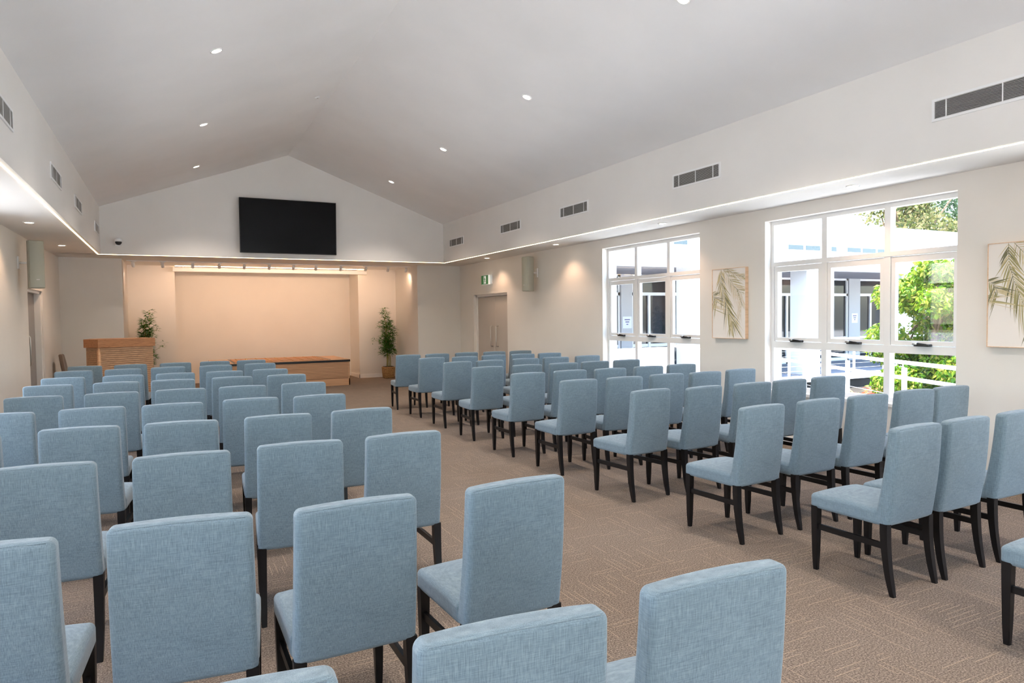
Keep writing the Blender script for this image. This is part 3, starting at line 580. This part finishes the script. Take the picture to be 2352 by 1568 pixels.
# ------------------------------------------------------------------ the ninety upholstered chairs
CH = [('A', 1, 1.189, 12.069, -2.9), ('B', 1, 0.649, 12.125, -3.4), ('C', 1, 0.082, 12.103, -3.4), ('D', 1, -0.529, 12.087, -3.9),
('E', 1, -1.122, 12.109, -4.2), ('A', 2, 1.216, 11.068, -3.9), ('B', 2, 0.594, 11.028, -1.8), ('C', 2, -0.025, 11.082, -2.1),
('D', 2, -0.59, 11.046, -0.2), ('E', 2, -1.17, 11.037, 0.7), ('A', 3, 1.203, 9.736, -5.7), ('B', 3, 0.639, 9.731, -5.0),
('C', 3, 0.065, 9.754, -3.5), ('D', 3, -0.508, 9.78, -2.9), ('E', 3, -1.136, 9.819, -1.7), ('A', 4, 1.247, 8.684, -4.0),
('B', 4, 0.65, 8.722, -4.2), ('C', 4, 0.035, 8.735, -3.9), ('D', 4, -0.509, 8.769, -5.4), ('E', 4, -1.138, 8.762, -2.8),
('A', 5, 1.245, 7.509, -4.3), ('B', 5, 0.653, 7.505, -4.1), ('C', 5, 0.093, 7.526, -3.0), ('D', 5, -0.492, 7.539, -0.9),
('E', 5, -1.082, 7.549, -3.1), ('A', 6, 1.15, 6.269, -0.4), ('B', 6, 0.611, 6.326, -4.0), ('C', 6, 0.013, 6.296, -1.6),
('D', 6, -0.541, 6.344, -1.1), ('A', 7, 1.237, 5.162, -0.3), ('B', 7, 0.667, 5.158, -3.0), ('C', 7, 0.085, 5.192, -7.0),
('D', 7, -0.493, 5.258, -6.0), ('A', 8, 1.178, 3.997, 0.4), ('B', 8, 0.632, 4.008, -4.9), ('C', 8, 0.055, 3.997, -3.5),
('A', 9, 1.215, 2.678, 3.0), ('B', 9, 0.586, 2.695, 0.4), ('C', 9, 0.051, 2.761, -7.0), ('A', 10, 1.241, 1.559, -2.5),
('B', 10, 0.673, 1.557, -5.3), ('a', 1, 3.792, 11.824, -6.6), ('b', 1, 4.327, 11.823, -4.6), ('c', 1, 4.926, 11.883, -4.4),
('d', 1, 5.467, 11.821, -3.9), ('e', 1, 6.014, 11.786, -6.1), ('a', 2, 3.8, 10.732, 1.3), ('b', 2, 4.393, 10.694, -4.6),
('c', 2, 4.957, 10.774, -3.3), ('d', 2, 5.514, 10.754, -4.6), ('e', 2, 6.053, 10.741, -6.3), ('a', 3, 3.773, 9.539, -0.1),
('b', 3, 4.311, 9.562, -0.9), ('c', 3, 4.965, 9.6, -5.3), ('d', 3, 5.519, 9.602, -6.8), ('e', 3, 6.136, 9.638, -6.6),
('a', 4, 3.738, 8.382, -2.3), ('b', 4, 4.333, 8.394, -2.2), ('c', 4, 4.908, 8.384, -3.6), ('d', 4, 5.439, 8.394, -3.3),
('e', 4, 6.005, 8.412, -3.2), ('a', 5, 3.711, 7.229, 0.7), ('b', 5, 4.317, 7.251, -3.3), ('c', 5, 4.878, 7.213, -3.8),
('d', 5, 5.464, 7.222, -1.7), ('e', 5, 6.026, 7.233, -4.0), ('a', 6, 3.734, 6.173, 1.1), ('b', 6, 4.317, 6.162, -1.7),
('c', 6, 4.914, 6.19, -2.9), ('d', 6, 5.443, 6.168, -1.0), ('e', 6, 6.04, 6.224, -0.2), ('a', 7, 3.741, 5.036, 5.7),
('b', 7, 4.301, 4.979, 6.0), ('c', 7, 4.941, 4.983, -1.0), ('d', 7, 5.458, 5.011, 1.8), ('e', 7, 6.063, 5.027, -3.0),
('a', 8, 3.752, 3.78, 3.9), ('b', 8, 4.382, 3.804, 1.5), ('c', 8, 4.94, 3.792, 0.4), ('d', 8, 5.589, 3.82, -3.5),
('e', 8, 6.095, 3.821, -1.4), ('a', 9, 3.839, 2.708, 1.8), ('b', 9, 4.355, 2.72, 1.3), ('C', 10, 0.06, 1.56, -3),
('D', 8, -0.53, 4.03, -4), ('D', 9, -0.53, 2.76, -4), ('E', 6, -1.12, 6.33, -2), ('E', 7, -1.12, 5.22, -3),
('c', 9, 4.95, 2.72, 0), ('a', 10, 3.82, 1.595, 2)]
ch = empty('upholstered_chair', '', 'chair')
def backf(p):
    f = (p.z - 0.395) / 0.57; lean = -0.07 * f - 0.012 * math.sin(math.pi * f); tp = 1 - 0.03 * f
    th = 1 - 0.28 * f; yy = (p.y) * th
    cr = 0.006 * (1 - (p.x / 0.23) ** 2) * (1 if p.z > 0.9 else 0)
    return Vector((p.x * tp, yy - 0.192 + lean + (0.008 * (1 - (p.x / 0.23) ** 2) if p.y > 0 else -0.004 * (1 - (p.x / 0.23) ** 2)), p.z + cr))
bm = B(); rbox(bm, 0.453, 0.09, 0.57, 0.024, (0, 0, 0.68), 8, 4, backf); obj('backrest', bm, 'fabric', parent=ch)
bm = B(); hy, hz = 0.045 - 0.024 * 0.29 + 0.0003, 0.285 - 0.024 * 0.29
tube(bm, [backf(Vector((x_, -hy, 0.68 + hz))) for x_ in [-0.203 + 0.0406 * i for i in range(11)]], 0.0016, 5); obj('top_seam', bm, 'fabric', parent=ch)
def seatf(p):
    u = 1 - (p.x / 0.232) ** 2; v = 1 - ((p.y - 0.04) / 0.24) ** 2; c = 0.028 * max(0, u) ** 0.6 * max(0, v) ** 0.6 if p.z > 0.44 else 0
    return Vector((p.x, p.y, p.z + c))
bm = B(); rbox(bm, 0.458, 0.45, 0.088, 0.022, (0, 0.045, 0.439), 8, 4, seatf); obj('seat', bm, 'fabric', parent=ch)
def leg(sx_, rear):
    bm = B(); rings = []; n = 8
    for i in range(n + 1):
        f = i / n; z = 0.41 * (1 - f); w = 0.0225 - 0.0075 * f
        if rear: y = -0.215 - 0.047 * f ** 2.0; x = 0.206
        else: y = 0.240; x = 0.206
        if f > 0.97: w *= 0.9
        rings.append([bm.verts.new((sx_ * x + a * w, y + b * w, z)) for a, b in ((-1, -1), (1, -1), (1, 1), (-1, 1))])
    for r0, r1 in zip(rings, rings[1:]):
        for k in range(4): bm.faces.new((r0[k], r1[k], r1[(k + 1) % 4], r0[(k + 1) % 4]))
    bm.faces.new(rings[0]); bm.faces.new(rings[-1][::-1])
    bmesh.ops.bevel(bm, geom=[e_ for e_ in bm.edges if abs((e_.verts[0].co - e_.verts[1].co).z) > 0.02], offset=0.003, segments=2, affect='EDGES')
    o = obj('leg', bm, 'leg', parent=ch)
for s_ in (-1, 1):
    leg(s_, False); leg(s_, True)
    bm = B(); box(bm, s_ * 0.206 - 0.009, s_ * 0.206 + 0.009, -0.205, 0.235, 0.262, 0.297); obj('stretcher', bm, 'leg', parent=ch)
bm = B(); box(bm, -0.18, 0.18, -0.14, 0.22, 0.388, 0.41); obj('seat_frame', bm, 'leg', parent=ch)
rnd = random.Random(4)
SEATL = {'A': 'aisle seat', 'B': 'second seat from the aisle', 'C': 'middle seat', 'D': 'fourth seat from the aisle', 'E': 'fifth seat from the aisle'}
first = True
for k, row, x, y, a in CH:
    blk = 'left' if k.isupper() else 'right'
    lb = 'blue-grey chair in the %s block, %s row from the stage, %s' % (blk, ORD[row - 1], SEATL[k.upper()])
    gp = 'blue-grey upholstered chairs in the %s block' % blk
    if first: c = ch; c.location = (x, y, 0); c['label'] = lb; c['group'] = gp; first = False
    else: c = dup(ch, (x, y, 0), 0, lb, gp)
    c.rotation_euler.z = math.radians(a)
# ------------------------------------------------------------------ courtyard outside the right wall
GZ = -0.25
boxes('garden_bed', [(9.4, 30, 2.0, 11.18, GZ - 0.02, GZ + 0.03)], 'mulch', kind='structure')
boxes('ground', [(XR + TH, 60, -30, 70, GZ - 0.2, GZ)], 'concrete', kind='structure')
boxes('ground_left', [(-45, XL - TH, -30, 70, GZ - 0.2, GZ)], 'paving', kind='structure')  # unseen ground, tone lowered to weaken bounce onto the left soffit
boxes('ground_rear', [(XL - TH, XR + TH, -30, YR - TH, GZ - 0.2, -0.02)], 'concrete', kind='structure')
boxes('courtyard_path', [(XR + TH, 9.3, -12, 11.3, GZ - 0.05, -0.05)], 'concrete', kind='structure')
boxes('verandah_floor', [(XR + TH, 40, 11.3, 14.4, GZ - 0.05, 0.12)], 'deck', kind='structure')
boxes('verandah_kerb', [(XR + TH, 40, 11.0, 11.31, 0.0, 0.125)], 'render', kind='structure')
boxes('retaining_edge', [(XR + TH, 40, 11.06, 11.31, GZ, 0.0)], 'mulch', kind='structure')
boxes('sun_blocking_eave', [(XL - 1.05, XL - 0.1, YR - 0.5, 20.0, 3.0, 3.15)], 'render', kind='structure')  # unseen eave added to keep sun out of the left windows
# verandah building facing the courtyard
fb = empty('courtyard_building', 'white verandah building with dark glazed front across the courtyard', 'building', (20, 14.3, GZ))
def fbox(name, lst, m, par=None): return boxes(name, [(a - 20, b - 20, c - 14.3, d - 14.3, e - GZ, f - GZ) for a, b, c, d, e, f in lst], m, parent=par or fb)
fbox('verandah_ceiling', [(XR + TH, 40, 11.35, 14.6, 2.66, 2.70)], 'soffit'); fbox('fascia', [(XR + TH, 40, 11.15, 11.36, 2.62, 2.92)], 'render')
fbox('gutter', [(XR + TH, 40, 11.03, 11.15, 2.80, 2.92)], 'white')
bm = B(); v = [bm.verts.new(Vector(p) - Vector((20, 14.3, GZ))) for p in ((XR + TH, 11.1, 2.92), (40, 11.1, 2.92), (40, 16.3, 3.35), (XR + TH, 16.3, 3.35))]; bm.faces.new(v)
r_ = bmesh.ops.extrude_face_region(bm, geom=bm.faces[:]); bmesh.ops.translate(bm, vec=(0, 0, -0.06), verts=[q for q in r_['geom'] if isinstance(q, bmesh.types.BMVert)])
obj('lower_roof', bm, 'roofing', parent=fb)
fbox('upper_wall', [(XR + TH, 40, 16.3, 16.6, 2.7, 4.6)], 'render'); fbox('parapet', [(XR + TH, 40, 16.2, 16.75, 4.55, 4.72)], 'render')
for g_ in (11.85, 18.6, 21.55, 24.5):
    for k in range(3):
        xa = g_ + k * 0.83; fr = fbox('clerestory_window', [(xa, xa + 0.78, 16.26, 16.31, 3.72, 3.94)], 'white'); boxes('pane', [(xa + 0.03 - 20, xa + 0.75 - 20, 16.25 - 14.3, 16.262 - 14.3, 3.75 - GZ, 3.91 - GZ)], 'clere', parent=fr)
fbox('end_wall', [(39.7, 40, 11.3, 16.6, GZ, 2.7)], 'render')
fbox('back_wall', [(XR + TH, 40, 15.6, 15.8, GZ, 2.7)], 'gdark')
for (a, b) in ((10.28, 10.63), (15.3, 15.7), (18.95, 19.47)): fbox('wall_pier', [(a, b, 14.2, 14.6, 0.12, 2.66)], 'pier_shade' if 'pier_shade' in M else 'render')  # piers greyer than the render: verandah shade put into their paint
for k, (a, b) in enumerate(((7.2, 10.28), (10.63, 12.9), (12.9, 15.3), (15.7, 17.6), (17.6, 18.95), (19.47, 22.4), (22.4, 24.6), (24.6, 26.8))):
    f = fbox('glazed_bay', [(a, a + 0.06, 14.25, 14.33, 0.12, 2.66), (b - 0.06, b, 14.25, 14.33, 0.12, 2.66), (a, b, 14.25, 14.33, 2.12, 2.20), (a, b, 14.25, 14.33, 2.6, 2.66), (a, b, 14.25, 14.33, 0.12, 0.22), (a, b, 14.26, 14.33, 0.78, 0.86)] + ([(a + 0.55, a + 0.62, 14.25, 14.33, 0.12, 2.12)] if k % 2 else []), 'alu')
    boxes('pane', [(a + 0.06 - 20, b - 0.06 - 20, 0.0, 0.012, 0.22 - GZ, 2.6 - GZ)], 'dark_glass', parent=f)
for x in (10.08, 13.66, 17.25, 20.9, 24.5): fbox('column', [(x, x + 0.48, 11.38, 11.86, 0.12, 2.66)], 'render')
bm = B(); o3 = Vector((20, 14.3, GZ)); tube(bm, [Vector(p) - o3 for p in ((14.0, 11.12, 2.80), (14.0, 11.15, 2.6), (14.22, 11.33, 2.35), (14.22, 11.33, 0.1))], 0.055, 12); obj('downpipe', bm, 'white', parent=fb)
def notice(x, y, lines, label):
    e = empty('paper_notice', label, 'notice', (x, y, 1.28)); boxes('sheet', [(-0.14, 0.14, -0.004, 0, 0, 0.30)], 'paper', parent=e); bm = B()
    for i, (w, z) in enumerate(lines): box(bm, -w, w, -0.006, -0.004, z, z + 0.022)
    obj('print_lines', bm, 'ink', parent=e)
notice(10.46, 14.195, ((0.085, 0.21), (0.06, 0.15), (0.03, 0.09)), 'small printed paper notice on the grey pier seen through far window')
notice(19.2, 14.195, ((0.085, 0.21), (0.06, 0.15), (0.03, 0.09)), 'small printed paper notice on the pier seen through near window')
boxes('garden_wall', [(XR + TH + 0.6, 9.15, 11.0, 11.16, GZ, 0.95)], 'render', label='low white rendered wall outside the far window', cat='wall')
fl = empty('wreath', 'small pink flower wreath on the glass outside the far window', 'flowers', (9.35, 14.1, 0.98)); bm = B()
for k in range(14):
    a = k / 14 * 6.28; bmesh.ops.create_icosphere(bm, subdivisions=1, radius=0.035, matrix=Matrix.Translation((0.09 * math.cos(a), 0, 0.09 * math.sin(a))))
obj('petals', bm, 'flower', parent=fl); fl.location.y = 14.17
# rails
def rail(pts, heights, label, post_every, group=None, wires=(0.2, 0.32, 0.44, 0.56, 0.68), base=-0.05, low=None):
    p0 = Vector((*pts[0], base)); e = empty('handrail', label, 'railing', p0, group=group)
    L = [Vector((*p, base)) - p0 for p in pts]; d = L[-1] - L[0]; ln = d.length; d.normalize(); n = max(1, round(ln / post_every))
    bm = B(); tube(bm, [L[0] + Vector((0, 0, heights)), L[-1] + Vector((0, 0, heights))], 0.024, 10); obj('top_rail', bm, 'white', parent=e)
    if low: bm = B(); tube(bm, [L[0] + Vector((0, 0, low)), L[-1] + Vector((0, 0, low))], 0.024, 10); obj('lower_rail', bm, 'white', parent=e)
    for i in range(n + 1):
        q = L[0] + d * ln * i / n + Vector((0.03, 0, 0)); bm = B(); box(bm, q.x - 0.022, q.x + 0.022, q.y - 0.022, q.y + 0.022, 0, heights - 0.07)
        tube(bm, [q + Vector((0, 0, heights - 0.08)), q + Vector((-0.03, 0, heights - 0.05)), q + Vector((-0.03, 0, heights))], 0.008, 6); obj('post', bm, 'white', parent=e)
    for z in wires:
        bm = B(); tube(bm, [L[0] + Vector((0.03, 0, z)), L[-1] + Vector((0.03, 0, z))], 0.004, 5); obj('wire', bm, 'steel', parent=e)
rail([(9.85, 9.0), (7.45, 4.05)], 1.05, 'two-tier white wire handrail running past the near window', 1.5, wires=(0.14, 0.26, 0.38, 0.50, 0.62), low=0.86)
rail([(9.0, 10.75), (7.75, 7.9)], 1.05, 'short white wire handrail outside the far window', 1.5)
rail([(10.6, 11.24), (22, 11.24)], 0.86, 'white wire balustrade along the verandah edge', 1.15, base=0.12, wires=(0.12, 0.24, 0.36, 0.48, 0.60, 0.72))
# trees
def leafcloud(bm, rnd, cen, rad, n, size, droop=0.3):
    for _ in range(n):
        u = Vector((rnd.gauss(0, 1), rnd.gauss(0, 1), rnd.gauss(0, 1))).normalized() * (rnd.random() ** 0.45)
        p = Vector((cen[0] + u.x * rad[0], cen[1] + u.y * rad[1], cen[2] + u.z * rad[2])); s = size * rnd.uniform(0.6, 1.3)
        d = Vector((rnd.uniform(-1, 1), rnd.uniform(-1, 1), rnd.uniform(-1, 0.4) - droop)).normalized(); sd = d.cross(Vector((rnd.uniform(-1, 1), rnd.uniform(-1, 1), rnd.uniform(-1, 1)))).normalized() * s * 0.26
        nn = d.cross(sd).normalized() * s * 0.1
        v = [bm.verts.new(q) for q in (p, p + d * s * 0.45 + sd + nn, p + d * s, p + d * s * 0.45 - sd + nn, p + d * s * 0.45)]
        bm.faces.new((v[0], v[1], v[2], v[4])); bm.faces.new((v[0], v[4], v[2], v[3]))
def tree(loc, label, crown, n, size, m, trunk_h, tr, seed, group=None, branches=6):
    rnd = random.Random(seed); e = empty('tree', label, 'tree', loc, group=group)
    bm = B(); tube(bm, [(0, 0, 0), (0.05, 0.03, trunk_h * 0.4), (-0.03, 0.02, trunk_h * 0.8), (0, 0, trunk_h)], [tr, tr * 0.8, tr * 0.6, tr * 0.4], 8); obj('trunk', bm, 'bark', parent=e)
    bm = B()
    for k in range(branches):
        c, r = crown[k % len(crown)]; z = trunk_h * rnd.uniform(0.35, 0.95); q = Vector(c); st = Vector((0, 0, z)); md = st.lerp(q, 0.5) + Vector((0, 0, 0.1)); tube(bm, [st, md, q], [tr * 0.4, tr * 0.25, tr * 0.1], 6)
    obj('branches', bm, 'bark', parent=e)
    bm = B()
    for c, r in crown: leafcloud(bm, rnd, c, r, int(n / len(crown)), size)
    obj('foliage', bm, m, parent=e)
rr = random.Random(5)
cr = []
for k in range(60):
    z = rr.uniform(-0.1, 2.45); R_ = 1.08 * math.sin(math.pi * min(0.97, max(0.12, (z + 0.7) / 3.5))) ** 0.6; a = rr.uniform(0, 6.28); q = R_ * rr.uniform(0.25, 1.0)
    s = rr.uniform(0.24, 0.36); cr.append(((q * math.cos(a), q * math.sin(a), z + 0.15), (s, s, s * 0.8)))
tree((11.4, 6.9, GZ), 'leafy lime green courtyard tree outside the near window', cr, 42000, 0.09, 'tree1', 2.6, 0.07, 3, branches=14)
def bigtree(x, y, h, r, m, seed, label, n=5200, gp='tall trees beyond the white building'):
    r2 = random.Random(seed); c_ = []
    for k in range(16):
        a = r2.uniform(0, 6.28); q = r * r2.random() ** 0.5 * 0.8; s = r * r2.uniform(0.25, 0.45); c_.append(((q * math.cos(a), q * math.sin(a), h - r * 0.9 + r2.uniform(-0.7, 0.8) * r), (s, s, s * 0.6)))
    tree((x, y, GZ), label, c_, int(n * 1.7), 0.24, m, h * 0.7, 0.22, seed, gp, 9)
bigtree(34.5, 23.0, 11.6, 4.4, 'tree2', 31, 'tall olive green gum tree at the right beyond the white building', 9000)
bigtree(31.5, 29.5, 10.8, 3.4, 'tree2', 32, 'olive green tree behind the middle of the white roof', 7000)
bigtree(30.0, 38.0, 9.6, 2.8, 'tree2', 33, 'thin olive tree top just above the white roof', 3000)
bigtree(44.5, 24.0, 13.5, 4.6, 'tree3', 34, 'dark green tree standing furthest right beyond the roof', 7000)
def bromeliad(loc, n, ln, seed, label, m='brom'):
    r2 = random.Random(seed); e = empty('bromeliad', label, 'plant', loc, group='red bromeliads in the courtyard bed'); bm = B()
    for k in range(n):
        a = k / n * 6.28 * 2.4 + r2.uniform(-0.2, 0.2); l = ln * r2.uniform(0.7, 1.15); up_ = r2.uniform(0.5, 1.1); prev = None; d = Vector((math.cos(a), math.sin(a), 0)); s = Vector((-d.y, d.x, 0))
        for i in range(7):
            f = i / 6; p = d * l * f * 0.8 + Vector((0, 0, l * (up_ * f - 0.75 * f * f) + 0.03)); w = 0.028 * math.sin(math.pi * (0.15 + 0.85 * f)) + 0.001; c3 = [bm.verts.new(p + s * w), bm.verts.new(p - Vector((0, 0, w * 0.5))), bm.verts.new(p - s * w)]
            if prev: bm.faces.new((prev[0], prev[1], c3[1], c3[0])); bm.faces.new((prev[1], prev[2], c3[2], c3[1]))
            prev = c3
    obj('leaves', bm, m, parent=e)
bromeliad((13.0, 9.5, GZ), 18, 0.62, 1, 'large red bromeliad in the dark garden bed behind the handrail'); bromeliad((14.0, 9.8, GZ), 16, 0.5, 2, 'red bromeliad right of the larger one in the garden bed'); bromeliad((12.9, 8.55, GZ), 14, 0.4, 5, 'small orange bromeliad beside the lime green tree')
